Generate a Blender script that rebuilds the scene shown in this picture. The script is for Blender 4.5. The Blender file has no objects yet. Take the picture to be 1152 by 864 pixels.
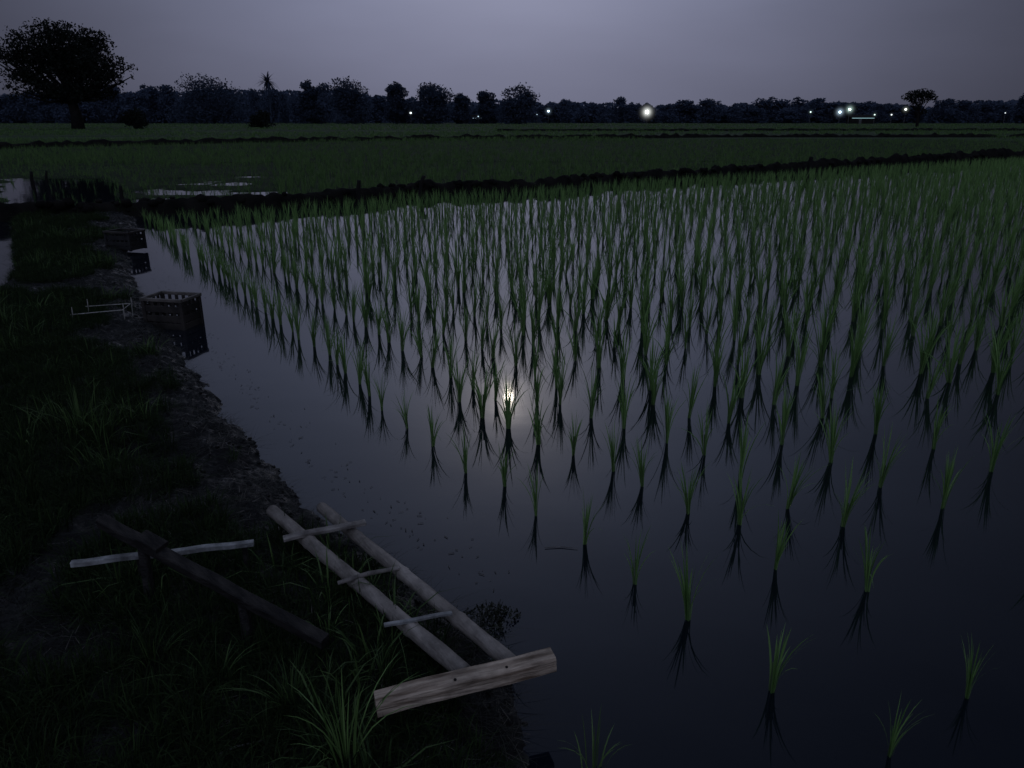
import bpy, math, random
import numpy as np
import bmesh
from mathutils import Vector, Matrix, noise
random.seed(7); np.random.seed(7)
PI=math.pi
C=bpy.context.scene.collection
# ---------------------------------------------------------------- camera geometry
TH=math.radians(19.2); F=854.0; CH=1.6
ct,st=math.cos(TH),math.sin(TH)
def ray(px,py):
    dx=(px-576)/F; dy=(432-py)/F
    return Vector((dx,ct+dy*st,-st+dy*ct))
def P(px,py,z=0.0):
    d=ray(px,py); t=(z-CH)/d.z
    return Vector((d.x*t,d.y*t,z))
def PY(px,py,Y):
    d=ray(px,py); t=Y/d.y
    return Vector((d.x*t,Y,CH+d.z*t))
def depth(x,y,z=0): return y*ct-(z-CH)*st
def pix(x,y,z=0):
    D=depth(x,y,z)
    return 576+F*x/D, 432-F*(y*st+(z-CH)*ct)/D
# ---------------------------------------------------------------- object helpers
def obj(name,V,Fc,m,parent=None,loc=(0,0,0),smooth=False):
    me=bpy.data.meshes.new(name)
    V=V.tolist() if isinstance(V,np.ndarray) else [tuple(v) for v in V]
    Fc=Fc.tolist() if isinstance(Fc,np.ndarray) else Fc
    me.from_pydata(V,[],Fc); me.update()
    if smooth: me.polygons.foreach_set('use_smooth',[True]*len(me.polygons))
    if m: me.materials.append(m)
    o=bpy.data.objects.new(name,me); C.objects.link(o)
    o.location=loc
    if parent: o.parent=parent
    return o
def tag(o,label,cat,group=None,kind=None):
    if label: o['label']=label
    if cat: o['category']=cat
    if group: o['group']=group
    if kind: o['kind']=kind
    return o
def empty(name,loc,label,cat,group=None,rz=0):
    o=bpy.data.objects.new(name,None); C.objects.link(o); o.location=loc; o.rotation_euler=(0,0,rz)
    o.empty_display_size=.2
    return tag(o,label,cat,group)
class MB:
    def __init__(s): s.V=[]; s.F=[]
    def add(s,V,Fc):
        b=len(s.V); s.V+= [tuple(v) for v in V]; s.F+=[tuple(i+b for i in f) for f in Fc]
    def box(s,a,b,w,h,up=Vector((0,0,1)),rough=0.0,seg=1,bev=0.15):
        a=Vector(a);b=Vector(b);d=(b-a).normalized()
        side=d.cross(up).normalized(); u=side.cross(d).normalized()
        c=min(w,h)*bev
        prof=[(-w/2+c,-h/2),(w/2-c,-h/2),(w/2,-h/2+c),(w/2,h/2-c),(w/2-c,h/2),(-w/2+c,h/2),(-w/2,h/2-c),(-w/2,-h/2+c)]
        V=[];Fc=[]
        for i in range(seg+1):
            p=a.lerp(b,i/seg)
            jj=Vector((noise.noise(p*9),noise.noise(p*9+Vector((5,5,5))),noise.noise(p*9+Vector((9,1,3)))))*rough
            for k,(x,y) in enumerate(prof):
                e=1+ (noise.noise(p*20+Vector((k,k*2,0))))*rough*4
                V.append(p+side*x*e+u*y*e+jj)
        n=8
        for i in range(seg):
            for k in range(n):
                Fc.append((i*n+k,i*n+(k+1)%n,(i+1)*n+(k+1)%n,(i+1)*n+k))
        Fc.append(tuple(reversed(range(n)))); Fc.append(tuple(seg*n+k for k in range(n)))
        s.add(V,Fc)
    def tube(s,pts,rad,n=10,cap=True,rough=0.0):
        V=[];Fc=[]
        pts=[Vector(p) for p in pts]
        if not isinstance(rad,(list,tuple)): rad=[rad]*len(pts)
        for i,p in enumerate(pts):
            d=(pts[min(i+1,len(pts)-1)]-pts[max(i-1,0)]).normalized()
            ref=Vector((0,0,1)) if abs(d.z)<.9 else Vector((1,0,0))
            x=d.cross(ref).normalized(); y=x.cross(d)
            for k in range(n):
                a=2*PI*k/n
                q=p+(x*math.cos(a)+y*math.sin(a))*rad[i]
                if rough: q+=(q-p)*noise.noise(q*14)*rough
                V.append(q)
        for i in range(len(pts)-1):
            for k in range(n):
                Fc.append((i*n+k,i*n+(k+1)%n,(i+1)*n+(k+1)%n,(i+1)*n+k))
        if cap:
            Fc.append(tuple(reversed(range(n)))); Fc.append(tuple((len(pts)-1)*n+k for k in range(n)))
        s.add(V,Fc)
    def build(s,name,m,parent=None,loc=(0,0,0),smooth=False,off=None):
        V=s.V
        if off is not None: V=[(v[0]-off[0],v[1]-off[1],v[2]-off[2]) for v in V]
        return obj(name,V,s.F,m,parent,loc,smooth)
# ---------------------------------------------------------------- materials
def newmat(name):
    m=bpy.data.materials.new(name); m.use_nodes=True
    nt=m.node_tree; nt.nodes.clear()
    return m,nt
def mat(name,c1,c2,scale=6,rough=.7,bump=.3,bscale=40,stretch=(1,1,1),spec=.3,coord='Object',rough2=None,rotz=None,lo=.35,hi=.65,bd=.01,mottle=None,mlo=.35):
    m,nt=newmat(name); N=nt.nodes;L=nt.links
    out=N.new('ShaderNodeOutputMaterial'); b=N.new('ShaderNodeBsdfPrincipled')
    tc=N.new('ShaderNodeTexCoord'); mp=N.new('ShaderNodeMapping')
    if rotz is not None:
        mp.vector_type='TEXTURE'; mp.inputs['Rotation'].default_value=(0,0,rotz); mp.inputs['Scale'].default_value=[1/s for s in stretch]
    else: mp.inputs['Scale'].default_value=stretch
    L.new(tc.outputs[coord],mp.inputs[0])
    n1=N.new('ShaderNodeTexNoise'); n1.inputs['Scale'].default_value=scale; n1.inputs['Detail'].default_value=6
    L.new(mp.outputs[0],n1.inputs['Vector'])
    r=N.new('ShaderNodeValToRGB'); r.color_ramp.elements[0].color=(*c1,1); r.color_ramp.elements[1].color=(*c2,1)
    r.color_ramp.elements[0].position=lo; r.color_ramp.elements[1].position=hi
    L.new(n1.outputs[0],r.inputs[0]); col=r.outputs[0]
    if mottle:
        n3=N.new('ShaderNodeTexNoise'); n3.inputs['Scale'].default_value=mottle; n3.inputs['Detail'].default_value=7; n3.inputs['Roughness'].default_value=.65
        L.new(tc.outputs[coord],n3.inputs['Vector'])
        mr3=N.new('ShaderNodeMapRange'); mr3.inputs[1].default_value=.36; mr3.inputs[2].default_value=.6; mr3.inputs[3].default_value=mlo; mr3.inputs[4].default_value=1
        L.new(n3.outputs[0],mr3.inputs[0])
        vs=N.new('ShaderNodeVectorMath'); vs.operation='SCALE'; L.new(col,vs.inputs[0]); L.new(mr3.outputs[0],vs.inputs['Scale']); col=vs.outputs[0]
    L.new(col,b.inputs['Base Color'])
    b.inputs['Roughness'].default_value=rough; b.inputs['Specular IOR Level'].default_value=spec
    n2=N.new('ShaderNodeTexNoise'); n2.inputs['Scale'].default_value=bscale; n2.inputs['Detail'].default_value=5
    L.new(mp.outputs[0],n2.inputs['Vector'])
    if rough2 is not None:
        mr=N.new('ShaderNodeMapRange'); mr.inputs[1].default_value=.45; mr.inputs[2].default_value=.6
        mr.inputs[3].default_value=rough; mr.inputs[4].default_value=rough2
        L.new(n1.outputs[0],mr.inputs[0]); L.new(mr.outputs[0],b.inputs['Roughness'])
    bp=N.new('ShaderNodeBump'); bp.inputs['Strength'].default_value=bump; bp.inputs['Distance'].default_value=bd
    L.new(n2.outputs[0],bp.inputs['Height']); L.new(bp.outputs[0],b.inputs['Normal'])
    L.new(b.outputs[0],out.inputs[0])
    return m
def leafmat(name,c1,c2,trans=.35,rough=.5,spec=.3):
    m,nt=newmat(name); N=nt.nodes;L=nt.links
    out=N.new('ShaderNodeOutputMaterial'); b=N.new('ShaderNodeBsdfPrincipled')
    g=N.new('ShaderNodeNewGeometry'); r=N.new('ShaderNodeValToRGB')
    r.color_ramp.elements[0].color=(*c1,1); r.color_ramp.elements[1].color=(*c2,1)
    L.new(g.outputs['Random Per Island'],r.inputs[0])
    L.new(r.outputs[0],b.inputs['Base Color']); b.inputs['Roughness'].default_value=rough
    b.inputs['Specular IOR Level'].default_value=spec
    t=N.new('ShaderNodeBsdfTranslucent'); L.new(r.outputs[0],t.inputs[0])
    mx=N.new('ShaderNodeMixShader'); mx.inputs[0].default_value=trans
    L.new(b.outputs[0],mx.inputs[1]); L.new(t.outputs[0],mx.inputs[2]); L.new(mx.outputs[0],out.inputs[0])
    return m
def emit(name,c,s):
    m,nt=newmat(name); N=nt.nodes
    out=N.new('ShaderNodeOutputMaterial'); e=N.new('ShaderNodeEmission')
    e.inputs[0].default_value=(*c,1); e.inputs[1].default_value=s
    nt.links.new(e.outputs[0],out.inputs[0]); return m
# ---------------------------------------------------------------- bank coordinates
O=Vector((.12,1.97,0)); D=Vector((-.53,.848,0)); NL=Vector((-.848,-.53,0))
def sv(s,v): return O+D*s+NL*v
def to_sv(x,y):
    r=Vector((x,y,0))-O; return r.dot(D),r.dot(NL)
PLA=P(423,792,.165); PLB=P(622,742,.185); pla=math.atan2(PLB.y-PLA.y,PLB.x-PLA.x)
M={}
M['mud']=mat('wet_mud',(.0025,.0025,.002),(.0095,.009,.007),9,.85,1.0,75,rough2=.24,spec=.26,mottle=14,bd=.014)
M['bund']=mat('bund_earth',(.004,.004,.0035),(.012,.011,.009),3,.95,.8,30,spec=.05)
M['ground']=mat('paddy_ground',(.022,.036,.017),(.044,.064,.030),.09,.9,.3,3,(.5,2.2,1),spec=.05)
M['soil']=mat('field_soil',(.012,.020,.008),(.022,.032,.013),.8,.9,.3,12,(1,1,1),spec=.05)
M['pole']=mat('weathered_pole',(.13,.112,.09),(.34,.30,.255),2.6,.6,.7,14,(1.2,10,10),rotz=math.atan2(D.y,D.x),lo=.32,hi=.68,bd=.005,mottle=11,spec=.25,mlo=.5)
M['rung']=mat('rung_wood',(.12,.105,.09),(.33,.30,.26),9,.65,.8,30,mottle=16,spec=.2)
M['plank']=mat('pale_plank',(.15,.105,.068),(.56,.45,.33),4,.7,1.0,9,(1.5,14,14),rotz=pla,lo=.33,hi=.66,bd=.009,mottle=7,spec=.2,mlo=.45)
M['dark_plank']=mat('dark_plank',(.008,.007,.006),(.032,.028,.024),5,.75,.9,14,(1.5,10,10),rotz=math.radians(-40),spec=.2,mottle=9)
M['batten']=mat('grey_batten',(.15,.15,.14),(.36,.36,.34),12,.65,.6,40,mottle=18)
M['twig']=mat('twig_bark',(.05,.047,.04),(.12,.11,.10),30,.7,.6,60)
M['cord']=mat('pale_bamboo',(.16,.155,.13),(.30,.285,.25),40,.8,.5,90)
M['crate']=mat('crate_board',(.012,.010,.008),(.036,.030,.024),8,.6,.4,60)
M['rim']=mat('crate_rim',(.045,.040,.033),(.12,.105,.088),8,.6,.4,60)
M['crate2']=mat('dark_crate',(.006,.006,.006),(.018,.017,.016),8,.6,.3,60)
M['bark']=mat('bark',(.006,.006,.006),(.018,.016,.014),2,.9,.6,10,spec=.1)
M['metal']=mat('lamp_metal',(.05,.05,.05),(.08,.08,.08),2,.5,.1,5)
M['rice']=leafmat('rice_leaf',(.088,.176,.046),(.24,.40,.120),.45,spec=.25)
M['ricestem']=leafmat('rice_stem',(.06,.11,.035),(.12,.19,.065),.25)
M['ricefar']=leafmat('rice_far',(.050,.098,.030),(.150,.240,.080),.35,.8,.05)
M['grass']=leafmat('bank_grass',(.005,.010,.0035),(.028,.048,.014),.3,.7,.1)
M['mat_weed']=leafmat('matted_weed',(.004,.005,.003),(.024,.025,.016),.15,.5,.3)
M['grassb']=leafmat('tall_grass',(.050,.095,.023),(.16,.26,.08),.35)
M['grassm']=leafmat('mid_grass',(.022,.043,.012),(.08,.13,.038),.35,.6,.2)
M['dry']=leafmat('dry_straw',(.010,.009,.007),(.10,.09,.07),.1)
M['float']=leafmat('floating_bits',(.005,.005,.003),(.022,.02,.016),.1)
M['weed']=leafmat('dark_weed',(.008,.010,.006),(.022,.025,.012),.2)
M['tree']=leafmat('tree_leaf',(.008,.010,.009),(.018,.022,.016),.15,.7,.05)
M['treefar_hazed']=leafmat('far_leaf_haze_tint',(.044,.057,.086),(.062,.078,.110),.2,.9,.02)  # blue-grey veil of distance painted into the leaf colour
M['treemid_hazed']=leafmat('mid_leaf_haze_tint',(.032,.042,.062),(.046,.058,.080),.2,.9,.02)  # weaker veil of distance, also painted into the leaf colour
m,nt=newmat('paddy_water'); N=nt.nodes;L=nt.links
out=N.new('ShaderNodeOutputMaterial'); b=N.new('ShaderNodeBsdfPrincipled')
b.inputs['Base Color'].default_value=(.003,.005,.009,1); b.inputs['IOR'].default_value=1.42
tc=N.new('ShaderNodeTexCoord'); n1=N.new('ShaderNodeTexNoise'); n1.inputs['Scale'].default_value=2.0; n1.inputs['Detail'].default_value=1.5
n2=N.new('ShaderNodeTexNoise'); n2.inputs['Scale'].default_value=19; n2.inputs['Detail'].default_value=1
L.new(tc.outputs['Object'],n1.inputs[0]); L.new(tc.outputs['Object'],n2.inputs[0])
ad=N.new('ShaderNodeMath'); ad.operation='MULTIPLY_ADD'; ad.inputs[1].default_value=.035
L.new(n2.outputs[0],ad.inputs[0]); L.new(n1.outputs[0],ad.inputs[2])
bp=N.new('ShaderNodeBump'); bp.inputs['Strength'].default_value=.3; bp.inputs['Distance'].default_value=.006
L.new(ad.outputs[0],bp.inputs['Height']); L.new(bp.outputs[0],b.inputs['Normal'])
b.inputs['Roughness'].default_value=.042
L.new(b.outputs[0],out.inputs[0]); M['water']=m

ES=[-3,-.8,-.38,-.158,.03,.216,.657,1.05,1.46,2.12,2.8,3.44,4.18,5.5,7.45,9.43,10.96,13,20]
EV=[.42,.25,.18,.10,.03,-.02,.06,.15,.21,.23,.26,.26,.26,.24,.18,.02,-.30,-.5,-.5]
LS=[-3,5,7.7,10,14,20]; LV=[2.6,2.1,1.52,1.5,1.5,1.5]
def sm(x): x=max(0,min(1,x)); return x*x*(3-2*x)
def bank_h(s,v):
    p=sv(s,v)
    e=float(np.interp(s,ES,EV))+.03*noise.noise(p*1.8)+.03*noise.noise(p*7)+.02*noise.noise(p*19)+.014*noise.noise(p*45)
    l=float(np.interp(s,LS,LV))+.12*noise.noise(p*1.7+Vector((9,0,0)))
    a=sm((v-e+.20)/.60); b_=sm((l-v+.1)/.4)
    h=-.12+ .20*min(a,b_)
    k=min(1,min(a,b_)*1.3)
    h+=k*(.026*noise.noise(p*3.1)+.018*noise.noise(p*8.3)+.018*noise.noise(p*19)+.018*noise.noise(p*41)+.010*noise.noise(p*83))
    h+=k*.02*abs(noise.noise(p*12+Vector((3,3,3))))
    for (cx,cy,ra,rb,dp) in ((-1.74,3.36,.15,.085,.17),(-2.0,3.15,.10,.05,.12)):
        q=(p.x-cx)/ra; w=(p.y-cy)/rb
        if abs(q)<3 and abs(w)<3: h-=dp*math.exp(-(q*q+w*w)*.6)
    return h
def ground_z(x,y):
    s,v=to_sv(x,y)
    return bank_h(s,v)
def PB(px,py):
    z=.08
    for _ in range(6):
        p=P(px,py,z); z=ground_z(p.x,p.y)
    return Vector((p.x,p.y,z))
ns=900; nv=180
V=[];Fc=[]
for i in range(ns+1):
    s=-3+18.0*(i/ns)**1.15
    for j in range(nv+1):
        v=-.65+3.1*j/nv
        p=sv(s,v); V.append((p.x,p.y,bank_h(s,v)-.25*sm((s-14.0)/.9)))
for i in range(ns):
    for j in range(nv):
        a=i*(nv+1)+j; Fc.append((a,a+nv+1,a+nv+2,a+1))
tag(obj('mud_bank',V,Fc,M['mud'],smooth=True),'dark wet mud bank running along the left side of the flooded paddy','bank',kind='structure')
# ---------------------------------------------------------------- ground sheet to the horizon and water
V=[];Fc=[]
rs=list(np.linspace(0.5,60,30))+list(np.linspace(62,90,15))+list(np.geomspace(95,3500,40))
na=120
for r in rs:
    for k in range(na):
        a=2*PI*k/na; x,y=r*math.sin(a),r*math.cos(a)
        z=-.3+.42*sm((r-60)/14)
        if r>90: z+=.05*noise.noise(Vector((x*.05,y*.05,0)))
        V.append((x,y,z))
for i in range(len(rs)-1):
    for k in range(na):
        Fc.append((i*na+k,i*na+(k+1)%na,(i+1)*na+(k+1)%na,(i+1)*na+k))
Fc.append(tuple(range(na)))
tag(obj('ground',V,Fc,M['ground'],smooth=True),'dark green farmland stretching flat to the treeline','ground',kind='structure')
tag(obj('water',[(-72,-40,0),(72,-40,0),(72,72,0),(-72,72,0)],[(0,1,2,3)],M['water']),'still dark water of the flooded paddy reflecting the moonlit sky','water',kind='structure')
# ---------------------------------------------------------------- bunds
def bundmesh(name,pts,w,h,step,label,lump=.5,x0=None,x1=None,k1=1):
    pts=[Vector((p.x,p.y,0)) for p in pts]
    L_=[0]
    for a,b in zip(pts,pts[1:]): L_.append(L_[-1]+(b-a).length)
    n=int(L_[-1]/step); V=[];Fc=[]; m_=12
    xs=[p.x for p in pts]; ys=[p.y for p in pts]
    for i in range(n+1):
        t=L_[-1]*i/n
        x=np.interp(t,L_,xs); y=np.interp(t,L_,ys)
        x2=np.interp(t+.5,L_,xs)-np.interp(t-.5,L_,xs); y2=np.interp(t+.5,L_,ys)-np.interp(t-.5,L_,ys)
        l=math.hypot(x2,y2); nx,ny=-y2/l,x2/l
        mx=.25*noise.noise(Vector((t*.35,0,3)))+.12*noise.noise(Vector((t*1.3,0,7)))
        kk=1 if x0 is None else 1+(k1-1)*sm((x-x0)/(x1-x0))
        hh=h*kk*(1+lump*noise.noise(Vector((t*.5,1,0)))+lump*.9*noise.noise(Vector((t*1.9,4,0)))+lump*.6*noise.noise(Vector((t*6,4,0))))
        for j in range(m_+1):
            u=(j/m_*2-1)
            z=-.18+(hh+.18)*(1-abs(u)**2.4)+.05*noise.noise(Vector((x*3,y*3,u*2)))*(1-u*u)
            V.append((x+nx*(u*w+mx),y+ny*(u*w+mx),z))
    for i in range(n):
        for j in range(m_):
            a=i*(m_+1)+j; Fc.append((a,a+m_+1,a+m_+2,a+1))
    return tag(obj(name,V,Fc,M['bund'],smooth=True),label,'bund',kind='structure')
B1px=[(-120,256),(0,249),(130,243),(250,238),(400,227),(470,219),(600,214),(700,205),(900,193),(1152,178),(1400,170)]
B1=[P(*p) for p in B1px]
bundmesh('bund',B1,.28,.25,.07,'dark lumpy earth bund crossing behind the near rice paddy',.5,4,20,1.5)
B2=[P(*p) for p in [(-200,172),(0,168),(75,166),(300,161),(570,157),(800,156),(1350,156)]]
bundmesh('bund',B2,.6,.36,.3,'thin low earth bund further away across the green fields',.6)
B3=[P(*p) for p in [(560,149),(800,148.5),(1152,148),(1300,148)]]
b3=bundmesh('bund',B3,.9,.32,.5,'faint distant bund line at the far right of the fields',.4); b3.location.z=.1
b1x=[p.x for p in B1]; b1y=[p.y for p in B1]
def bundy(x): return float(np.interp(x,b1x,b1y))
def channel(x,y):
    if y>29 or y<12: return 0
    a=x/y
    reg=sm((-.46-a)/.08)*sm((26-y)/7)*sm((a+.68)/.05)
    reg2=.50*sm((-.24-a)/.12)*sm((29-y)/9)
    r_=max(reg,reg2)
    w=1.30*r_+.80*noise.noise(Vector((x*.30,y*.75,8)))+.40*noise.noise(Vector((x*1.0,y*2.0,2)))-.66
    return sm(w/.4) if r_>0 else 0
V=[];Fc=[];idx={}
g=.3
for iy in range(int(12/g),int(72/g)):
    y=iy*g
    if y>30 and iy%3: continue
    for ix in range(int(-.9*y/g)-4,int(.9*y/g)+5):
        if y>30 and ix%3: continue
        x=ix*g
        if y<bundy(x)-.05: continue
        q=[]; st_=1 if y<=30 else 3
        for (a_,b_) in ((0,0),(1,0),(1,1),(0,1)):
            k_=(ix+a_*st_,iy+b_*st_)
            if k_ not in idx:
                idx[k_]=len(V); X=k_[0]*g;Y_=k_[1]*g
                c_=channel(X,Y_)
                V.append((X,Y_,.02+.03*noise.noise(Vector((X*.35,Y_*.2,1)))+.012*noise.noise(Vector((X*1.2,Y_*1.2,1)))+.02*sm((X/Y_+.35)/.3)+.03*sm((y-22)/10)-.16*c_))
            q.append(idx[k_])
        Fc.append(tuple(q))
tag(obj('field_soil',V,Fc,M['soil'],smooth=True),'damp planted soil of the field behind the lumpy bund','soil',kind='structure')
# ---------------------------------------------------------------- blades
def blade(h,az,lean,w,seg=4,base=(0,0),droop=.25,rot=None,z0=0):
    V=[];T=[]
    dx,dy=math.cos(az),math.sin(az)
    wa=az+PI/2 if rot is None else rot
    wx,wy=math.cos(wa),math.sin(wa)
    for i in range(seg+1):
        t=i/seg
        hz=lean*h*(t**1.7); z=h*(t-droop*lean*t**3)
        x=base[0]+dx*hz; y=base[1]+dy*hz
        if i<seg:
            ww=w*.5*min(1,(.55+.9*t))*(1-t)**.55
            V+= [(x-wx*ww,y-wy*ww,z+z0),(x+wx*ww,y+wy*ww,z+z0)]
        else: V.append((x,y,z+z0))
    for i in range(seg-1):
        a=2*i; T+=[(a,a+1,a+3),(a,a+3,a+2)]
    a=2*(seg-1); T.append((a,a+1,a+2))
    return V,T
def clump(rng,n,h,w,spread,rad,seg=4,droop=.3,z0=0,wild=.12):
    V=[];T=[]
    for i in range(n):
        az=rng.uniform(0,2*PI); r=rad*rng.random()
        lean=spread*(rng.random()**1.3)+.04
        hh=h*rng.uniform(.55,1.0)
        if rng.random()<wild: lean*=2.0; hh*=.8
        v,t=blade(hh,az,lean,w*rng.uniform(.7,1.2),seg,(r*math.cos(az),r*math.sin(az)),droop,az+PI/2+rng.uniform(-.9,.9),z0)
        b=len(V); V+=v; T+=[(q[0]+b,q[1]+b,q[2]+b) for q in t]
    return np.array(V),np.array(T)
def scatter(name,templates,places,m,label,cat):
    Vs=[];Ts=[];b=0
    for (x,y,z,s,hz) in places:
        v,t=templates[random.randrange(len(templates))]
        a=random.uniform(0,2*PI); c,s_=math.cos(a),math.sin(a)
        q=np.empty_like(v)
        q[:,0]=(v[:,0]*c-v[:,1]*s_)*s+x; q[:,1]=(v[:,0]*s_+v[:,1]*c)*s+y; q[:,2]=v[:,2]*s*hz+z
        Vs.append(q); Ts.append(t+b); b+=len(v)
    return tag(obj(name,np.concatenate(Vs),np.concatenate(Ts),m),label,cat,kind='stuff')
# ---------------------------------------------------------------- rice
rng=random.Random(3)
variants=[]
for k in range(16):
    lv,lt=clump(rng,rng.randint(16,23),1.0,.027,rng.uniform(.32,.48),.034,5,.50,z0=0,wild=.08)
    smb=MB()
    for i in range(6):
        az=rng.uniform(0,2*PI); r=.02*rng.random()
        p=Vector((r*math.cos(az),r*math.sin(az),-.25)); q=Vector((r*1.6*math.cos(az),r*1.6*math.sin(az),.33))
        smb.tube([p,q],[.009,.005],5)
    lo=obj('leaves',lv,lt,M['rice']); so=smb.build('stem',M['ricestem'])
    variants.append((lo.data,so.data)); bpy.data.objects.remove(lo); bpy.data.objects.remove(so)
places=[]
def addp(x,y,h,k):
    fx,fy=pix(x,y); places.append((x,y,h,fx,fy,k))
fore=[(868,778,.27,0),(774,697,.28,0),(714,657,.25,0),(658,612,.24,0),(603,580,.24,0),(568,547,.26,0),(524,532,.25,0),(487,502,.24,0),(458,482,.24,0),(430,462,.24,0),
 (872,640,.27,1),(832,590,.30,1),(774,578,.26,1),(722,547,.26,1),(690,530,.26,1),(645,512,.27,1),(606,500,.28,1),(572,482,.32,1),(543,470,.37,1),(517,452,.30,1),
 (975,665,.26,2),(948,592,.29,2),(886,572,.29,2),(832,540,.32,2),(792,512,.30,2),(750,498,.34,2),(702,482,.34,2),(665,470,.33,2),(630,455,.33,2),(604,456,.30,2),
 (1060,572,.29,3),(990,548,.30,3),(935,520,.33,3),(880,500,.34,3),(820,476,.35,3),(775,470,.33,3),(735,455,.34,3),
 (1115,530,.32,4),(1050,505,.33,4),(985,488,.34,4),(925,470,.36,4),(870,455,.36,4),
 (1088,785,.21,8),(1000,850,.19,8)]
for (a,b_,h,k) in fore:
    p=P(a,b_); addp(p.x,p.y,h,k)
fxy=[(p[0],p[1]) for p in places]
rows=[-.475,-1.03,-1.5]
while rows[-1]>-42: rows.append(rows[-1]-.44)
for k,v in enumerate(rows):
    s=-.5-.12*min(k,3)-(0 if k<3 else .45*(k-3)); s-=rng.uniform(0,.2)
    while s<60:
        p=sv(s+rng.gauss(0,.022),v+rng.gauss(0,.024))
        s+=.25
        if p.y<1.2: continue
        dB=bundy(p.x)-p.y
        if dB<.95: continue
        fx,fy=pix(p.x,p.y)
        if fx<-150 or fx>1330: continue
        if fx<1170 and fy>452 : continue
        if min((p.x-a)**2+(p.y-b_)**2 for a,b_ in fxy)<.16**2: continue
        if rng.random()<.03: continue
        k2=min(1,max(0,(-v-.4)/2.4+max(0,s-2)/9))
        hgt=(.28+.13*k2)*rng.uniform(.82,1.12)*(.62+.38*sm((dB-.9)/3.5))
        places.append((p.x,p.y,hgt,fx,fy,k))
inview=[p for p in places if -20<p[3]<1172 and p[4]<880]
inview.sort(key=lambda p:depth(p[0],p[1]))
near=inview[:300]; ns_=set(id(p) for p in near)
G='rice plants in rows in the flooded paddy'
for i,p in enumerate(near):
    lab='young green rice plant standing in the moonlit water among the near rows'
    e=empty('rice_plant',(p[0],p[1],0),lab,'rice plant',G,rng.uniform(0,2*PI))
    lm,sm_=variants[rng.randrange(len(variants))]
    h=p[2]*1.14; wd=rng.uniform(.8,1.1)
    for nm,me in (('leaves',lm),('stem',sm_)):
        c=bpy.data.objects.new(nm,me); C.objects.link(c); c.parent=e; c.scale=(h*wd*.95,h*wd*.95,h)
    e.rotation_euler=(rng.gauss(0,.05),rng.gauss(0,.05),rng.uniform(0,6.28))
def nearest_to(px,py):
    best=None
    for o in C.objects:
        if o.name.startswith('rice_plant') and o.type=='EMPTY':
            a,b_=pix(o.location.x,o.location.y); d=(a-px)**2+(b_-py)**2
            if best is None or d<best[0]: best=(d,o)
    return best[1]
for (a,b_,lab) in ((1000,850,'dim rice plant at the bottom right corner in the darkest water'),(1088,785,'dim rice plant near the right edge, above the bottom corner one'),
                   (868,778,'small rice plant standing alone in dark water, first of its row and nearest the camera'),
                   (774,697,'second plant of the front edge row, counted from the camera'),(714,657,'third plant of the front edge row, counted from the camera'),
                   (572,482,'rice plant standing right in front of the bright moon reflection')):
    o=nearest_to(a,b_); o['label']=lab
    if 'group' in o: del o['group']
rest=[p for p in places if id(p) not in ns_]
tmpl=[clump(rng,14,1.0,.029,.36,.035,3,.35,wild=.08) for _ in range(12)]
scatter('distant_rice',tmpl,[(p[0],p[1],0,p[2]*1.07,1.0) for p in rest],M['rice'],'dense mass of rice plants filling the back of the near paddy','rice')
pl=[]
for i in range(34000):
    Y=math.sqrt(random.uniform(13**2,64**2)) if random.random()<.65 else random.uniform(14,40); X=random.uniform(-.84,.84)*Y
    if Y<bundy(X)+.6: continue
    c_=channel(X,Y)
    wetreg=(X/Y<-.30 and Y<28)
    if c_>.15 and random.random()>(.08 if X/Y<-.5 else .30) : continue
    pl.append((X,Y,0,random.uniform(.18,.40)*(.62 if wetreg else 1),1.0))
tm2=[clump(rng,8,1.0,.045,.45,.10,2,.3) for _ in range(8)]
scatter('rice_field',tm2,pl,M['ricefar'],'green rice field between the lumpy bund and the far bund','rice')
pl=[]
for i in range(17000):
    Y=math.exp(random.uniform(math.log(58),math.log(280))); X=random.uniform(-.85,.85)*Y
    if noise.noise(Vector((X*.02,Y*.05,5)))>.3: continue
    pl.append((X,Y,.1,random.uniform(.3,.48)*(1+Y/280),.75))
tm3=[clump(rng,7,1.0,.10,.9,.45,2,.3) for _ in range(8)]
scatter('far_field_crop',tm3,pl,M['ricefar'],'far green crop fields reaching towards the treeline','crop')
# ---------------------------------------------------------------- bank grass
pl=[];tall=[];matw=[]
for i in range(42000):
    s=-1.2+15*random.random()**1.3; l=float(np.interp(s,LS,LV)); e=float(np.interp(s,ES,EV))
    v=random.uniform(e-.02,l+.05)
    p=sv(s,v)
    dns=noise.noise(p*.9+Vector((2,7,0)))+.5*noise.noise(p*2.7)
    edge=(v-e)
    z=bank_h(s,v)
    if z<.012: continue
    if edge<1.6 and noise.noise(p*1.9+Vector((8,1,0)))>-.3 and random.random()<.5:
        matw.append((p.x,p.y,z-.004,random.uniform(.03,.10),.3))
    if dns< (.26 if edge<.3 else .03 if edge<.5 else -.35): continue
    pl.append((p.x,p.y,z-.01,random.uniform(.035,.11)*(1+.45*min(1,edge/1.2)),1.0))
    if dns>.10 and random.random()<.03: tall.append((p.x,p.y,z-.01,random.uniform(.12,.24),1.0))
tg=[clump(rng,12,1.0,.040,1.2,.3,3,.55) for _ in range(10)]
tmw=[clump(rng,14,1.0,.030,2.2,.5,3,.2) for _ in range(10)]
scatter('bank_grass',tg,pl,M['grass'],'low dark grass growing over the mud bank','grass')
scatter('matted_weeds',tmw,matw,M['mat_weed'],'flattened tangle of dead weeds on the mud by the water','weeds')
scatter('weedy_grass',tg,tall,M['grassm'],'scattered lighter blades standing above the low bank grass','grass')
pl=[]
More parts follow.
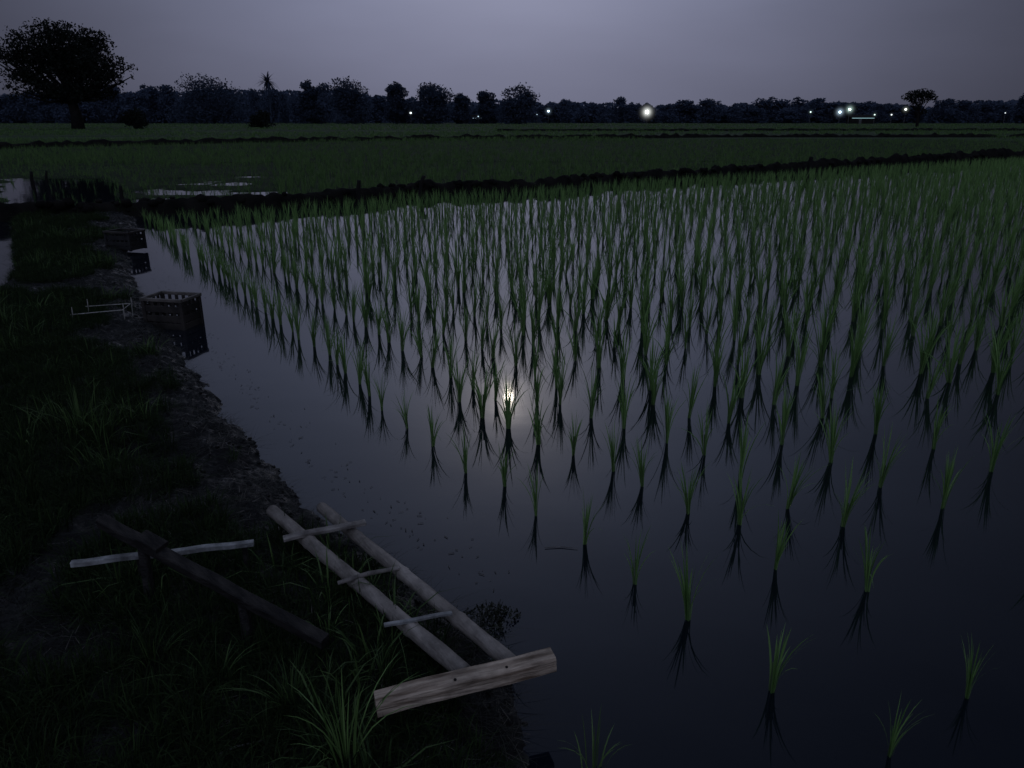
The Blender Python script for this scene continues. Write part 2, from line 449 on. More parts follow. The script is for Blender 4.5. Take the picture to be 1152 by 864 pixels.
for i in range(500):
    t=random.random(); x=-9+t*50; y=bundy(x)+random.uniform(-.3,.45)
    if noise.noise(Vector((x*.8,y,0)))<.1: continue
    pl.append((x,y,.10,random.uniform(.08,.16),1.0))
scatter('bund_grass',tg,pl,M['grass'],'short dark grass along the lumpy bund','grass')
V=[];Fc=[]
def flake(p,l,w,a,tilt):
    d=Vector((math.cos(a),math.sin(a),tilt)); n=Vector((-math.sin(a),math.cos(a),0))
    b=len(V); V.extend([p-d*l/2-n*w/2,p+d*l/2-n*w/2,p+d*l/2+n*w/2,p-d*l/2+n*w/2]); Fc.append((b,b+1,b+2,b+3))
for i in range(7000):
    s=-1.2+9*random.random()**1.4; e=float(np.interp(s,ES,EV)); v=e+.0+random.random()**1.5*1.6
    p=sv(s,v)
    if noise.noise(p*2.3+Vector((4,4,4)))<-.15: continue
    z=bank_h(s,v)
    if z<-.0: continue
    p.z=z+.009
    flake(p,random.uniform(.015,.10),random.uniform(.0010,.0026),random.uniform(0,PI),random.uniform(-.25,.25))
tag(obj('straw_litter',V,Fc,M['dry']),'matted bits of dry straw scattered over the mud bank','straw',kind='stuff')
V=[];Fc=[]
for i in range(420):
    s=.4+10*random.random(); e=float(np.interp(s,ES,EV)); v=e-.02-abs(random.gauss(0,.10))
    p=sv(s,v); p.z=.003
    flake(p,random.uniform(.004,.025),random.uniform(.002,.005),random.uniform(0,PI),0)
tag(obj('floating_litter',V,Fc,M['float']),'specks of dead leaf floating near the muddy edge','debris',kind='stuff')
Vs=[];Fs=[]
bm=bmesh.new(); bmesh.ops.create_icosphere(bm,subdivisions=2,radius=1)
iv=[v.co.copy() for v in bm.verts]; ifc=[tuple(v.index for v in f.verts) for f in bm.faces]; bm.free()
def lump(p,r,sq=.6):
    b=len(Vs); o=Vector((random.random()*50,random.random()*50,0))
    for c in iv:
        k=1+.5*noise.noise(c*1.6+o)
        Vs.append((p.x+c.x*r*k,p.y+c.y*r*k,p.z+c.z*r*k*sq))
    Fs.extend(tuple(i+b for i in f) for f in ifc)
for i in range(2400):
    s=-.9+8*random.random()**1.4; e=float(np.interp(s,ES,EV)); v=e+random.gauss(.12,.2)
    z=bank_h(s,v)
    if z<-.03: continue
    p=sv(s,v); p.z=z-.001
    lump(p,random.uniform(.003,.012),.7)
tag(obj('mud_clods',Vs,Fs,M['mud'],smooth=True),'wet clods and crumbs of mud along the water edge','mud',kind='stuff')
Vs=[];Fs=[]
for i in range(300):
    x=-8+random.random()**1.2*36; y=bundy(x)+random.uniform(-.25,.22)
    lump(Vector((x,y,random.uniform(.1,.26))),random.uniform(.03,.12),.75)
tag(obj('bund_clods',Vs,Fs,M['bund'],smooth=True),'lumps of dug earth heaped on the bund','mud',kind='stuff')
# ---------------------------------------------------------------- grass tufts
def tuft(px,py,h,n,w,spread,m,label,name='grass_tuft',droop=.5,rad=.03,z=None):
    p=PB(px,py) if z is None else P(px,py,z)
    V_,T_=clump(rng,n,1.0,w/h,spread,rad/h,6,droop); V_=V_*h
    o=obj(name,V_,T_,m,loc=(p.x,p.y,p.z-.012)); tag(o,label,'grass')
    return o
tuft(390,870,.34,34,.006,.55,M['grassb'],'tallest bright grass tuft left of the plank, rising from the bottom edge')
tuft(330,800,.20,26,.005,.9,M['grassm'],'spreading grass tuft left of the tallest one')
tuft(432,770,.16,22,.005,.7,M['grassm'],'small grass tuft touching the left end of the pale plank')
tuft(370,715,.15,20,.005,.6,M['grassb'],'small upright grass tuft beside the lower end of the dark board')
tuft(172,748,.22,20,.005,1.2,M['grassm'],'long leaved grass tuft arching over the mud at lower left')
tuft(245,775,.20,20,.005,1.2,M['grassm'],'dark arching grass tuft between the lower left tuft and the tall grass')
tuft(668,870,.22,16,.006,.5,M['grassb'],'bright green grass tuft in the water at the bottom edge',z=.0)
tuft(90,480,.26,100,.006,.8,M['grassm'],'wide bushy grass clump on the bank at the left edge',rad=.2)
tuft(128,528,.20,60,.006,.9,M['grassm'],'lower grass clump on the bank in front of the wide bushy one',rad=.14)
tuft(180,838,.18,22,.005,1.1,M['grass'],'dim grass tuft in the dark bottom left of the bank')
tuft(40,560,.18,40,.005,1.0,M['grass'],'dim grass tuft at the left edge above the pale batten',rad=.1)
tuft(300,700,.10,18,.004,.9,M['grassm'],'tiny grass tuft beside the middle of the dark board')
p=P(553,700,0)
V=[];T=[]
for i in range(620):
    a=rng.uniform(0,2*PI); r=.075*math.sqrt(rng.random())*(1+.5*math.sin(a*3)); z=rng.random()*.075*max(.1,(1-r/.12))
    c=Vector((r*math.cos(a),r*math.sin(a),z)); s_=rng.uniform(.002,.008)
    u=Vector((rng.gauss(0,1),rng.gauss(0,1),rng.gauss(0,1))).normalized(); w=u.orthogonal().normalized()
    b_=len(V); V+=[c-u*s_,c+w*s_*.6,c+u*s_,c-w*s_*.6]; T.append((b_,b_+1,b_+2,b_+3))
e=empty('water_weed',p,'small dark weed clump in the water beside the ladder','weed')
obj('foliage',V,T,M['weed'],e)
mb=MB()
for i in range(12):
    a=rng.uniform(0,2*PI); mb.tube([(0.01*math.cos(a),.01*math.sin(a),-.03),(.05*math.cos(a),.05*math.sin(a),rng.uniform(.03,.075))],[.0025,.001],5)
mb.build('stem',M['weed'],e)
# ---------------------------------------------------------------- ladder
base=P(450,680,.1)
lad=empty('wooden_ladder',base,'makeshift wooden ladder of two round poles lying on the muddy edge','ladder')
def rail(a,b,r):
    mb=MB(); n=60; pts=[];rad=[]
    for i in range(n+1):
        t=i/n; p=a.lerp(b,t)
        p+=Vector((noise.noise(p*2.1),noise.noise(p*2.3+Vector((4,4,4))),0))*.012
        pts.append(p); rad.append(r*(1+.06*noise.noise(Vector((t*9,a.x*9,0)))+.03*noise.noise(Vector((t*40,a.x*9,0)))+(.14 if i in(13,29,45) else 0))*(1-.06*t))
    mb.tube(pts,list(reversed(rad)),20,rough=.06)
    return mb.build('rail',M['pole'],lad,off=base,smooth=True)
A0=P(306,575,.15);A1=P(524,757,.15);B0=P(361,570,.14);B1_=P(580,747,.15)
rail(A0,A1,.025); rail(B0,B1_,.023)
def rung(pa,pb,w,h,m,z,lab=None):
    mb=MB(); a=P(*pa,z); b=P(*pb,z); mb.box(a,b,w,h,rough=.005,seg=10)
    o=mb.build('rung',m,lad,off=base)
    if lab: o['label']=lab
rung((319,606),(411,587),.030,.014,M['rung'],.178,'flat grey top rung')
mb=MB(); mb.tube([P(380,656,.172),P(415,645,.178),P(449,639,.170)],[.007,.008,.006],8,rough=.2); mb.build('rung',M['rung'],lad,off=base,smooth=True)
rung((432,704),(509,689),.013,.010,M['batten'],.180,'thin pale rung')
mb=MB()
mb.box(PLA,PLB,.056,.050,rough=.005,seg=40,bev=.12)
mb.build('crossbeam',M['plank'],lad,off=base)['label']='thick pale plank fixed across the lower ends'
for q in ((512,765),(570,751)):
    c=P(q[0],q[1],.202); mb=MB(); mb.tube([c+Vector((0,0,-.01)),c+Vector((0,0,.003))],.004,8); mb.build('nail',M['bark'],lad,off=base)
# ---------------------------------------------------------------- crossed boards
a=P(114,586,.34); b=P(366,722,.16)
base2=PB(240,660)
e=empty('dark_board',base2,'near black weathered board raised on short legs, crossing diagonally over the pale batten at left','board')
mb=MB(); mb.box(a,b,.038,.036,rough=.002,seg=26,bev=.10,up=Vector((.25,-.3,1)))
mb.build('bar',M['dark_plank'],e,off=base2)
for t,dz in ((.20,-.30),(.66,-.20)):
    q=a.lerp(b,t); mb=MB(); mb.box(q+Vector((.02,-.05,dz)),q+Vector((0,0,-.019)),.028,.028,up=Vector((0,1,0)),rough=.002,seg=4); mb.build('leg',M['dark_plank'],e,off=base2)
q=a.lerp(b,.25); d_=(b-a).normalized()
mb=MB(); mb.box(q-d_*.045+Vector((0,0,.026)),q+d_*.05+Vector((0,0,.026)),.050,.016,rough=.002,seg=5,up=Vector((.25,-.3,1))); mb.build('joint_block',M['dark_plank'],e,off=base2)
a=P(80,634,.22); b=P(286,611,.22)
base3=PB(190,630)
mb=MB(); mb.box(a,b,.022,.018,rough=.004,seg=14,bev=.1)
e=empty('wooden_batten',base3,'thin pale batten propped level under the dark board','batten')
mb.build('bar',M['batten'],e,off=base3)
for t in (.34,.93):
    q=a.lerp(b,t); mb=MB(); mb.box(q+Vector((0,0.02,-.2)),q+Vector((0,0.02,-.009)),.016,.016,up=Vector((0,1,0))); mb.build('leg',M['dark_plank'],e,off=base3)
a=PB(232,858)+Vector((0,0,.008)); b=PB(300,838)+Vector((0,0,.01)); mb=MB(); mb.tube([a,a.lerp(b,.5)+Vector((0,0,.01)),b],[.003,.0035,.002],7,rough=.2)
o=mb.build('twig',M['twig'],off=a,loc=a,smooth=True); tag(o,'thin twig on the ground at the bottom edge, left of the tall grass','twig')
a=P(613,616,.004); b=P(650,617,.004); mb=MB(); mb.tube([a,a.lerp(b,.5)+Vector((0,.01,0)),b],[.0016,.002,.001],6)
o=mb.build('reed_stalk',M['twig'],off=a,loc=a); tag(o,'short broken reed stalk floating beside a front row rice plant','reed')
# ---------------------------------------------------------------- crates
def crate(loc,rz,w,d,h,m,mr,label):
    e=empty('crate',loc,label,'crate',None,rz)
    def panel(ax,sgn,L_,nb):
        mb=MB(); off=sgn*((d if ax=='x' else w)/2-.008)
        def pt(u,z,o=0): return (u,off-sgn*o,z) if ax=='x' else (off-sgn*o,u,z)
        for z in (.03,h*.36,h*.66): mb.box(pt(-L_/2+.01,z),pt(L_/2-.01,z),.008,h*.20)
        for i in range(nb):
            u=-L_/2+.02+(L_-.04)*i/(nb-1); mb.box(pt(u,.01,.009),pt(u,h-.02,.009),.028,.009,up=Vector((0,1,0)) if ax=='x' else Vector((1,0,0)))
        mb.build('side_panel',m,e)
    panel('x',-1,w,6);panel('x',1,w,6);panel('y',-1,d,5);panel('y',1,d,5)
    mb=MB()
    for s in(-1,1):
        mb.box((-w/2-.006,s*d/2,h-.012),(w/2+.006,s*d/2,h-.012),.022,.026)
        mb.box((s*w/2,-d/2+.013,h-.012),(s*w/2,d/2-.013,h-.012),.022,.024)
    mb.build('rim',mr,e)
    mb=MB()
    for i in range(6):
        y=-d/2+.03+(d-.06)*i/5; mb.box((-w/2+.015,y,.012),(w/2-.015,y,.012),.05,.01)
    mb.build('base',m,e)
    for i in (-1,1):
        for j in (-1,1):
            mb=MB(); mb.box((i*(w/2-.01),j*(d/2-.01),0),(i*(w/2-.01),j*(d/2-.01),h-.015),.03,.03,up=Vector((0,1,0))); mb.build('corner_post',m,e)
    return e
p=P(190,370,0); crate((p.x,p.y+.12,-.01),-.22,.36,.26,.26,M['crate'],M['rim'],'slatted open crate standing at the water edge, the nearer one')
p=P(137,285,0); crate((p.x,p.y+.15,0.03),-.3,.38,.28,.24,M['crate2'],M['crate'],'dark crate further along the bank, near the bund corner')
p=PB(112,362); e=empty('bamboo_rack',p,'small low rack of pale bamboo sticks on the bank left of the nearer crate','rack')
zz=.09
mb=MB(); mb.tube([(-.21,-.02,zz-.02),(.0,-.02,zz),(.2,.02,zz+.01)],.004,7,rough=.2); mb.build('rail',M['cord'],e)
mb=MB(); mb.tube([(-.19,.18,zz),(.17,.2,zz+.02)],.0035,7); mb.build('rail',M['cord'],e)
for (x,y,t) in ((-.2,-.02,.10),(.19,.02,.12),(-.18,.18,.12),(.17,.2,.13)):
    mb=MB(); mb.tube([(x,y,-.03),(x+.01,y,t),(x+.005,y+.01,t+.03)],[.004,.004,.003],7); mb.build('leg',M['cord'],e)
mb=MB(); mb.tube([(.19,.02,zz+.01),(.17,.2,zz+.02)],.0035,7); mb.build('crossbar',M['cord'],e)
def stake(p,h,r,label,lean=.05):
    mb=MB(); n=7; pts=[];rad=[]
    for i in range(n+1):
        t=i/n; pts.append((lean*h*t+.01*math.sin(t*7),0,-.15+(h+.15)*t)); rad.append(r*(1-.25*t))
    mb.tube(pts,rad,8,rough=.3); o=mb.build('wooden_stake',M['bark'],loc=p,smooth=True); tag(o,label,'stake')
stake(P(142,236,.05),.42,.04,'thin stake standing at the corner where bank and bund meet',-.1)
stake(P(38,215,0),.45,.045,'stake in the channel water at far left, the left one')
stake(P(52,208,0),.36,.04,'stake in the channel water at far left, the right one',.2)
stake(P(404,225,.1),.38,.05,'short stake on the bund above the left rice rows')
stake(P(470,217,.1),.36,.05,'leaning stake on the bund, second from the left',.4)
stake(P(910,192,.1),.42,.08,'stump like stake on the right half of the bund')
# ---------------------------------------------------------------- trees
def leafcloud(blobs,n,size,rg,flat=.8,ns_=.55):
    V=[];T=[]
    wts=[b[1][0]*b[1][1]*b[1][2] for b in blobs]
    for i in range(n):
        c,r=rg.choices(blobs,wts)[0]
        while True:
            q=Vector((rg.uniform(-1,1),rg.uniform(-1,1),rg.uniform(-1,1))); l=q.length
            if l<1 and l>.25: break
        q=q*(1+ns_*noise.noise(q*2.4+Vector(c)))
        p=Vector((c[0]+q.x*r[0],c[1]+q.y*r[1],c[2]+q.z*r[2]))
        s=size*rg.uniform(.5,1.2)
        u=Vector((rg.gauss(0,1),rg.gauss(0,1),rg.gauss(0,flat))).normalized(); w=u.orthogonal().normalized()
        w=(Matrix.Rotation(rg.uniform(0,6.28),3,u)@w)
        b=len(V); V+=[p-u*s,p+w*s*.55,p+u*s,p-w*s*.55]; T.append((b,b+1,b+2,b+3))
    return V,T
def blobs_for(h,w,rg,n=9,low=.3):
    out=[]
    for i in range(n):
        a=rg.uniform(0,2*PI); t=rg.random(); zz=h*(low+(1-low)*t*.85)
        env=math.sin(PI*min(1,max(.12,(zz/h-low*.7)/(1-low*.7))))**.6 if low>.05 else (1-.6*(zz/h)**2)
        rr=w*.5*env*rg.uniform(.3,.8); s=w*rg.uniform(.12,.24)
        out.append(((rr*math.cos(a),rr*math.sin(a),zz),(s,s,s*.75)))
    out.append(((0,0,h*.86),(w*.14,w*.14,h*.12)))
    out.append(((0,0,h*(low+.25)),(w*.36,w*.36,h*.26)))
    return out
def trunk(mb,h,r,bl,rg):
    mb.tube([(0,0,-.3),(.02*h,0,h*.2),(0,.01*h,h*.45),(.02*h,0,h*.75)],[r*1.25,r,r*.75,r*.25],9,rough=.2)
    for c,s in bl[:9]:
        z0=min(c[2]*.55,h*.45); mid=Vector((c[0]*.45,c[1]*.45,(z0+c[2])*.5))
        mb.tube([(0.01*h,0,z0),mid,c],[r*.45,r*.3,r*.1],6)
def tree(name,p,h,w,n,size,ml,label,cat='tree',group=None,low=.3,nb=10,seed=0,r=None):
    rg=random.Random(seed); bl=blobs_for(h,w,rg,nb,low)
    e=empty(name,p,label,cat,group)
    mb=MB(); trunk(mb,h,r or h*.03,bl,rg); mb.build('trunk',M['treefar_hazed'],e,smooth=True)
    V_,T_=leafcloud(bl,n,size,rg); obj('crown',V_,T_,ml,e)
    return e
def gp(px,Y,z=.1): q=PY(px,134.6,Y); return Vector((q.x,Y,z))
Y=128; p=gp(86,Y)
rg=random.Random(5); bl=[]
for (px,py,rx,ry) in ((36,50,17,11),(74,42,20,11),(56,34,12,7),(101,50,16,9),(117,70,16,9),(122,88,13,8),(26,66,18,9),(12,60,12,6),(58,68,28,15),(92,78,24,15),(38,88,19,9),(66,102,22,8),(102,104,19,9),(18,82,12,6),(114,42,7,5),(42,108,12,5),(80,60,22,12),(28,38,6,4),(133,74,6,4),(3,56,6,3),(90,31,7,4),(126,105,8,4),(136,92,5,4),(6,70,7,3),(49,27,5,3),(106,36,5,3),(26,99,8,4),(76,113,8,4),(64,26,4,3),(0,64,5,3),(138,84,4,3)):
    for dep in (-1,1):
        q=PY(px,py,Y); bl.append(((q.x-p.x,dep*rg.uniform(0,4.0),q.z-p.z),(rx*.155,ry*.2,ry*.155)))
e=empty('broad_tree',p,'large broad crowned dark tree standing alone at the far left','tree')
mb=MB(); mb.tube([(0,0,-.3),(.1,0,2),(-.2,0,4.2),(-.8,0,7.5),(-1.5,0,11)],[1.1,.85,.72,.45,.2],10,rough=.15)
for c,s in bl: 
    mb.tube([(-.2,0,3.8+rg.random()*2),Vector(c)*.5+Vector((0,0,1.6)),c],[.3,.2,.06],6)
mb.build('trunk',M['bark'],e,smooth=True)
V_,T_=leafcloud(bl,24000,.25,rg,.8,1.0); obj('crown',V_,T_,M['tree'],e)
def bush(px,Y,wpx,toppx,label,tri=False,seed=1):
    p=gp(px,Y); H=PY(px,toppx,Y).z; w=wpx/F*Y*.98; rg=random.Random(seed)
    bl=[((rg.uniform(-.3,.3)*w*(.5 if tri else 1),rg.uniform(-.3,.3)*w,H*rg.uniform(.25,.72)),(w*(.16 if tri else .28),w*.25,H*.28)) for _ in range(8)]
    if tri: bl+=[((0,0,H*.2),(w*.46,w*.4,H*.22)),((0,0,H*.8),(w*.12,w*.1,H*.2))]
    e=empty('bush',p,label,'bush'); mb=MB()
    for c,s in bl: mb.tube([(0,0,-.1),c],[.08,.03],5)
    mb.build('stem',M['bark'],e); V_,T_=leafcloud(bl,2400,.2,rg); obj('foliage',V_,T_,M['tree'],e)
bush(151,132,34,122,'round dark bush right of the large lone tree')
bush(293,145,32,123,'low peaked dark bush in the field under the spiky palm',True,4)
Y=165; p=gp(1033,Y); e=empty('umbrella_tree',p,'small lone tree with flat topped crown near the right lights','tree')
bl=[]
for (px,py,rx,ry) in ((1036,106,13,4),(1024,110,9,3.5),(1046,110,8,3.5),(1033,115,9,3.5),(1030,121,6,3),(1038,126,6,3)):
    q=PY(px,py,Y); bl.append(((q.x-p.x,0,q.z),(rx*.2,rx*.18,ry*.2)))
mb=MB(); mb.tube([(0,0,-.2),(-.2,0,2.5),(.2,0,4.8)],[.35,.26,.1],8)
for c,s in bl: mb.tube([(-.1,0,1.8),c],[.12,.05],5)
mb.build('trunk',M['bark'],e); V_,T_=leafcloud(bl,1500,.26,random.Random(2)); obj('crown',V_,T_,M['tree'],e)
special=[(240,92,80,'widest rounded tree of the left treeline'),(350,90,26,'narrow tree in the treeline right of the spiky palm'),(395,88,46,'tall rounded tree in the left centre of the treeline'),
(447,92,26,'dark upright tree just left of the small white lamp'),(490,95,48,'broad tree right of the leftmost white lamp'),(583,95,48,'broad full tree left of the blue white lamp'),
(547,103,24,'small tree left of the broad full tree'),(519,106,22,'small tree between two broad trees in the treeline')]
for i,(px,ty,w,lab) in enumerate(special):
    Y=320-(i%3)*12; p=gp(px,Y); H=PY(px,ty,Y).z*1.03; W=w/F*Y*1.05
    tree('treeline_tree',p,H,W,12000 if w>60 else 7500,.5,M['treemid_hazed'],lab,seed=20+i,low=.03,nb=34,r=.35)
gl='dark tree of the distant treeline, one of the many alike'
rg=random.Random(11); x=-30
prof=([-40,20,130,200,240,290,310,350,400,430,470,520,560,600,650,720,800,880,960,1005,1035,1065,1100,1200],
      [105,103,101,100,98,98,99,99,98,106,111,110,110,112,112,115,115,115,112,115,119,114,110,111])
sharedm=[]
for k in range(6):
    t=tree('treeline_tree',(0,-900,0),10,9,2600,.46,M['treefar_hazed'],gl,'tree','trees of the distant treeline',.03,16,50+k,.3); sharedm.append(t)
k=0
while x<1190:
    top=float(np.interp(x,*prof))+rg.choice((-6,-4,-1,1,3,5,7))+rg.uniform(-1,1)
    if not any(abs(x-s[0])<s[2]*.5 for s in special):
        Y=350+rg.uniform(-15,25); p=gp(x,Y); H=PY(x,top,Y).z; W=rg.uniform(12,42)/F*Y
        src=sharedm[k%6]
        if k<6: t=src
        else:
            t=src.copy(); C.objects.link(t)
            for ch in src.children:
                c=ch.copy(); C.objects.link(c); c.parent=t
        t.location=p; t.scale=(W/9,W/9,H/10); t.rotation_euler=(0,0,rg.uniform(0,6.28)); k+=1
    x+=rg.uniform(9,19)
Y=300; p=gp(305,Y); H=PY(305,84,Y).z
e=empty('palm_tree',p,'spiky headed palm rising above the left treeline','palm tree')
mb=MB(); mb.tube([(0,0,-.2),(.3,0,H*.5),(0,0,H-1.5)],[.4,.3,.25],8); mb.build('trunk',M['treemid_hazed'],e)
V=[];T=[]
for i in range(70):
    a=rg.uniform(0,2*PI); el=rg.uniform(-.9,1.4); L_=rg.uniform(3,5.5)
    for j in range(6):
        t=j/5; r_=L_*t*math.cos(el*(1-.2*t)); z=H-2.5+L_*t*math.sin(el)-1.6*t*t
        w=.7*(1-t)+.08; c=Vector((r_*math.cos(a),r_*math.sin(a),z)); n=Vector((-math.sin(a),math.cos(a),0))
        b_=len(V); V+=[c-n*w*.6,c+n*w*.6]
        if j: T.append((b_-2,b_-1,b_+1,b_))
obj('crown',V,T,M['treemid_hazed'],e)
V=[];T=[]
rg=random.Random(8)
for i in range(22000):
    px=rg.uniform(-120,1270); top=float(np.interp(px,*prof))+4+4*noise.noise(Vector((px*.04,0,0)))+4*noise.noise(Vector((px*.13,3,0)))
    Y=rg.uniform(385,430); H=PY(px,top,Y).z; q=gp(px,Y)
    z=H*(1-rg.random()**1.6); c=Vector((q.x,Y,max(z,.3))); s=rg.uniform(.5,1.3)
    u=Vector((rg.gauss(0,1),rg.gauss(0,.5),rg.gauss(0,1))).normalized(); w=u.orthogonal().normalized()
    w=(Matrix.Rotation(rg.uniform(0,6.28),3,u)@w)
    b_=len(V); V+=[c-u*s,c+w*s*.7,c+u*s,c-w*s*.7]; T.append((b_,b_+1,b_+2,b_+3))
N_=300; b_=len(V)
for i in range(N_+1):
    px=-120+1390*i/N_; top=float(np.interp(px,*prof))+8+4*noise.noise(Vector((px*.04,0,0))); Y=432; q=gp(px,Y); H=PY(px,top,Y).z
    V+=[(q.x,Y,0),(q.x,Y,H)]
for i in range(N_): a=b_+2*i; T.append((a,a+2,a+3,a+1))
tag(obj('woodland',V,T,M['treefar_hazed']),'hazy dark woodland closing off the fields at the horizon','woodland',kind='stuff')
# ---------------------------------------------------------------- lamps, the glow round them painted as self-emitting spheres
def glowmat(col,s,R,nm='painted_glow'):
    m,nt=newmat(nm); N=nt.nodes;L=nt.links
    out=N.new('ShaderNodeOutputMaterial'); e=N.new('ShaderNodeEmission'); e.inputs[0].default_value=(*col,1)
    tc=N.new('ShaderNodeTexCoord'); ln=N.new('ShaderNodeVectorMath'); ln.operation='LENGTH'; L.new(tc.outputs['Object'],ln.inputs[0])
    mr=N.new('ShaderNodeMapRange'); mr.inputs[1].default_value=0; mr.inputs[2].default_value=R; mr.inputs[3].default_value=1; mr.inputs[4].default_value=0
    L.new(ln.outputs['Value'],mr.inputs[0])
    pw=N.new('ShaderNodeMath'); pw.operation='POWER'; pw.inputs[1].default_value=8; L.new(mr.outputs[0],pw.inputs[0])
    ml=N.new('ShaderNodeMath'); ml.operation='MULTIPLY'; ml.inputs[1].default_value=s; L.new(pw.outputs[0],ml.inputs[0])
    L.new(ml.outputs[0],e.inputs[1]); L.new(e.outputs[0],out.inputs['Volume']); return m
def lamp(px,py,Y,r,col,s,label,R=0,hs=.25):
    q=PY(px,py,Y); e=empty('street_lamp',(q.x,Y,.1),label,'lamp'); H=q.z-.1
    mb=MB(); mb.tube([(0,0,-.1),(0,0,H-r)],[.10,.07],8); mb.build('pole',M['metal'],e)
    mb=MB(); mb.tube([(0,0,H+r*.8),(0,0,H+r*1.15)],[r*.8,r*.2],10); mb.build('lamp_cap',M['metal'],e)
    V_=[(c.x*r,c.y*r,H+c.z*r) for c in iv]; obj('bulb',V_,ifc,emit('lamp_glow',col,s),e,smooth=True)
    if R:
        o=obj('glow_halo',[c*R for c in iv],ifc,glowmat(col,hs,R),e); o.location=(0,0,H)  # painted glow: the volume emits by itself, no mist scatters the bulb
W_=(.85,.95,1.0); Bc=(.60,.80,1.0); Gc=(.72,1.0,.93)
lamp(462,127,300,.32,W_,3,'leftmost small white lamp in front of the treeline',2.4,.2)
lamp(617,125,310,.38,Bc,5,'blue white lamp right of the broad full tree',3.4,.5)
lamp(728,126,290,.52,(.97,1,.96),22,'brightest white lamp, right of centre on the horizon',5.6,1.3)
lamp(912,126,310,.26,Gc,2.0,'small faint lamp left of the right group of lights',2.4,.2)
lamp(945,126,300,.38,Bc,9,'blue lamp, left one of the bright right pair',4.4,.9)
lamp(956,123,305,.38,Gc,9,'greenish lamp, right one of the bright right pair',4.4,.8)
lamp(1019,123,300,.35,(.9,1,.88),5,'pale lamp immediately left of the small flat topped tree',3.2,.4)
lamp(1131,127,320,.22,W_,1.2,'tiny lamp nearest the right edge of the horizon')
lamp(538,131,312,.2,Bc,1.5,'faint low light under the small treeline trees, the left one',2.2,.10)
lamp(523,132,312,.17,Bc,1,'faintest low light just left of the other low one')
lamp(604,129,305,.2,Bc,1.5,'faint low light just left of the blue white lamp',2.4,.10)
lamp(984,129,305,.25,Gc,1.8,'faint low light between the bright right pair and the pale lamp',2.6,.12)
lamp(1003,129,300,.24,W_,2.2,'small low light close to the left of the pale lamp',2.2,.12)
def shed(px,Y,wpx,label,col,s):
    q=gp(px,Y); w=wpx/F*Y; h=2.4
    e=empty('lit_shed',(q.x,Y+3,.1),label,'shed')
    mb=MB(); mb.box((-w/2,0,h/2),(w/2,0,h/2),4,h,bev=.01); mb.build('wall',M['bark'],e)
    obj('roof',[(-w/2-.4,-2.6,h),(w/2+.4,-2.6,h),(w/2+.4,2.6,h),(-w/2-.4,2.6,h),(-w/2-.4,0,h+.9),(w/2+.4,0,h+.9)],[(0,1,5,4),(2,3,4,5),(0,4,3),(1,2,5),(3,2,1,0)],M['bark'],e)
    mb=MB(); mb.box((-w/2+.4,-2.3,h-.35),(w/2-.4,-2.3,h-.35),.10,.12); mb.build('strip_light',emit('strip_glow',col,s),e)
    mb=MB(); mb.box((-w*.1,-2.02,.02),(-w*.1,-2.02,1.9),1.0,.06,up=Vector((0,1,0))); mb.build('door',M['metal'],e)
shed(541,318,22,'low dark shed with a faint strip light beneath the small treeline trees',Bc,.8)
shed(972,308,26,'low dark shed with a strip light between the right lamps',(.55,.9,1),.8)
shed(480,316,12,'tiny dark shed with a faint strip light right of the leftmost lamp',W_,.4)
# ---------------------------------------------------------------- world
MEL=math.radians(20.3)
MD=Vector((-.006,math.cos(MEL),math.sin(MEL))).normalized()
w=bpy.data.worlds.new('World'); bpy.context.scene.world=w; w.use_nodes=True
nt=w.node_tree; N=nt.nodes; L=nt.links; N.clear()
out=N.new('ShaderNodeOutputWorld'); bg=N.new('ShaderNodeBackground')
tc=N.new('ShaderNodeTexCoord')
def math_(op,a,b=None,c=None):
    n=N.new('ShaderNodeMath'); n.operation=op
    for i,x in enumerate((a,b,c)):
        if x is None: continue
        if isinstance(x,(int,float)): n.inputs[i].default_value=x
        else: L.new(x,n.inputs[i])
    return n.outputs[0]
vm=N.new('ShaderNodeVectorMath'); vm.operation='DOT_PRODUCT'; L.new(tc.outputs['Generated'],vm.inputs[0]); vm.inputs[1].default_value=MD
ang=math_('ARCCOSINE',math_('MINIMUM',math_('MAXIMUM',vm.outputs['Value'],-1),1))
g1=math_('MULTIPLY',math_('EXPONENT',math_('MULTIPLY',math_('POWER',math_('DIVIDE',ang,math.radians(25.5)),2),-1)),.33)
g2=math_('MULTIPLY',math_('EXPONENT',math_('MULTIPLY',math_('DIVIDE',ang,math.radians(4.0)),-1)),.95)
g3=math_('MULTIPLY',math_('EXPONENT',math_('MULTIPLY',math_('DIVIDE',ang,math.radians(.7)),-1)),2.4)
sep=N.new('ShaderNodeSeparateXYZ'); L.new(tc.outputs['Generated'],sep.inputs[0])
def smooth(x,a,b,lo,hi):
    n=N.new('ShaderNodeMapRange'); n.interpolation_type='SMOOTHSTEP'
    L.new(x,n.inputs[0]); n.inputs[1].default_value=a;n.inputs[2].default_value=b;n.inputs[3].default_value=lo;n.inputs[4].default_value=hi
    return n.outputs[0]
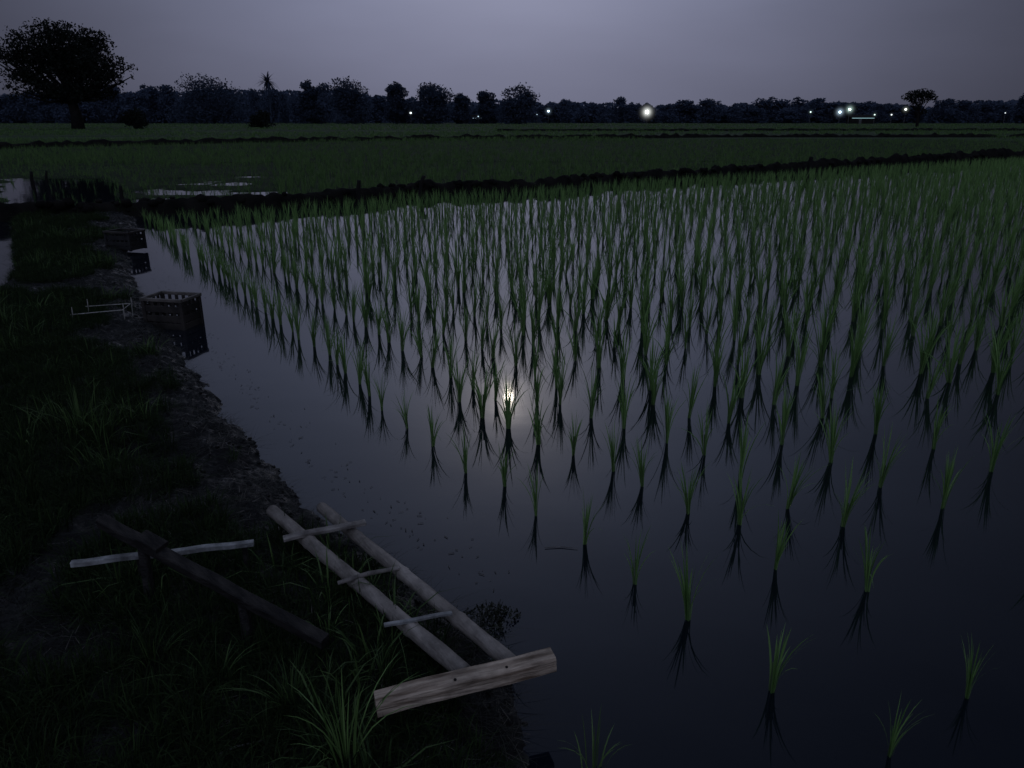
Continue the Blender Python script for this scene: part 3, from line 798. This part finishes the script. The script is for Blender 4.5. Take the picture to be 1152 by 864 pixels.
zen=smooth(sep.outputs[2],.74,1.0,0,.34)  # added fill: unseen sky overhead brightened to light wood and plants
back=smooth(sep.outputs[1],.1,-.7,0,.32)  # added fill: unseen sky behind the camera brightened to light facing sides
ns1=N.new('ShaderNodeTexNoise'); ns1.inputs['Scale'].default_value=2.2; ns1.inputs['Detail'].default_value=4
mp=N.new('ShaderNodeMapping'); mp.inputs['Scale'].default_value=(1,1,4); L.new(tc.outputs['Generated'],mp.inputs[0]); L.new(mp.outputs[0],ns1.inputs[0])
cl=smooth(ns1.outputs[0],.3,.75,.93,1.08)
tot=math_('MULTIPLY',math_('ADD',math_('ADD',.032,g1),math_('ADD',zen,back)),cl)
L.new(tot,bg.inputs[1])
hz=smooth(sep.outputs[2],0,.45,0,1)
mx=N.new('ShaderNodeMix'); mx.data_type='RGBA'; L.new(hz,mx.inputs[0]); mx.inputs[6].default_value=(.75,.78,1.14,1); mx.inputs[7].default_value=(.71,.85,1.32,1)
L.new(mx.outputs[2],bg.inputs[0])
bg2=N.new('ShaderNodeBackground'); bg2.inputs[0].default_value=(1,.90,.84,1); L.new(math_('ADD',g2,g3),bg2.inputs[1])
ads=N.new('ShaderNodeAddShader'); L.new(bg.outputs[0],ads.inputs[0]); L.new(bg2.outputs[0],ads.inputs[1]); L.new(ads.outputs[0],out.inputs[0])
sd=bpy.data.lights.new('moon','SUN'); sd.energy=.006; sd.angle=math.radians(.6); sd.color=(1,.90,.72)
so=bpy.data.objects.new('moon',sd); C.objects.link(so); so.rotation_euler=(-MD).to_track_quat('-Z','Y').to_euler()
cd=bpy.data.cameras.new('camera'); cd.sensor_width=36; cd.lens=18*F/576; cd.clip_end=6000; cd.clip_start=.05
co=bpy.data.objects.new('camera',cd); C.objects.link(co); co.location=(0,0,CH); co.rotation_euler=(PI/2-TH,0,0)
sc=bpy.context.scene; sc.camera=co
sc.view_settings.view_transform='Standard'; sc.view_settings.look='None'; sc.view_settings.exposure=0
print('places',len(places),'near',len(near))
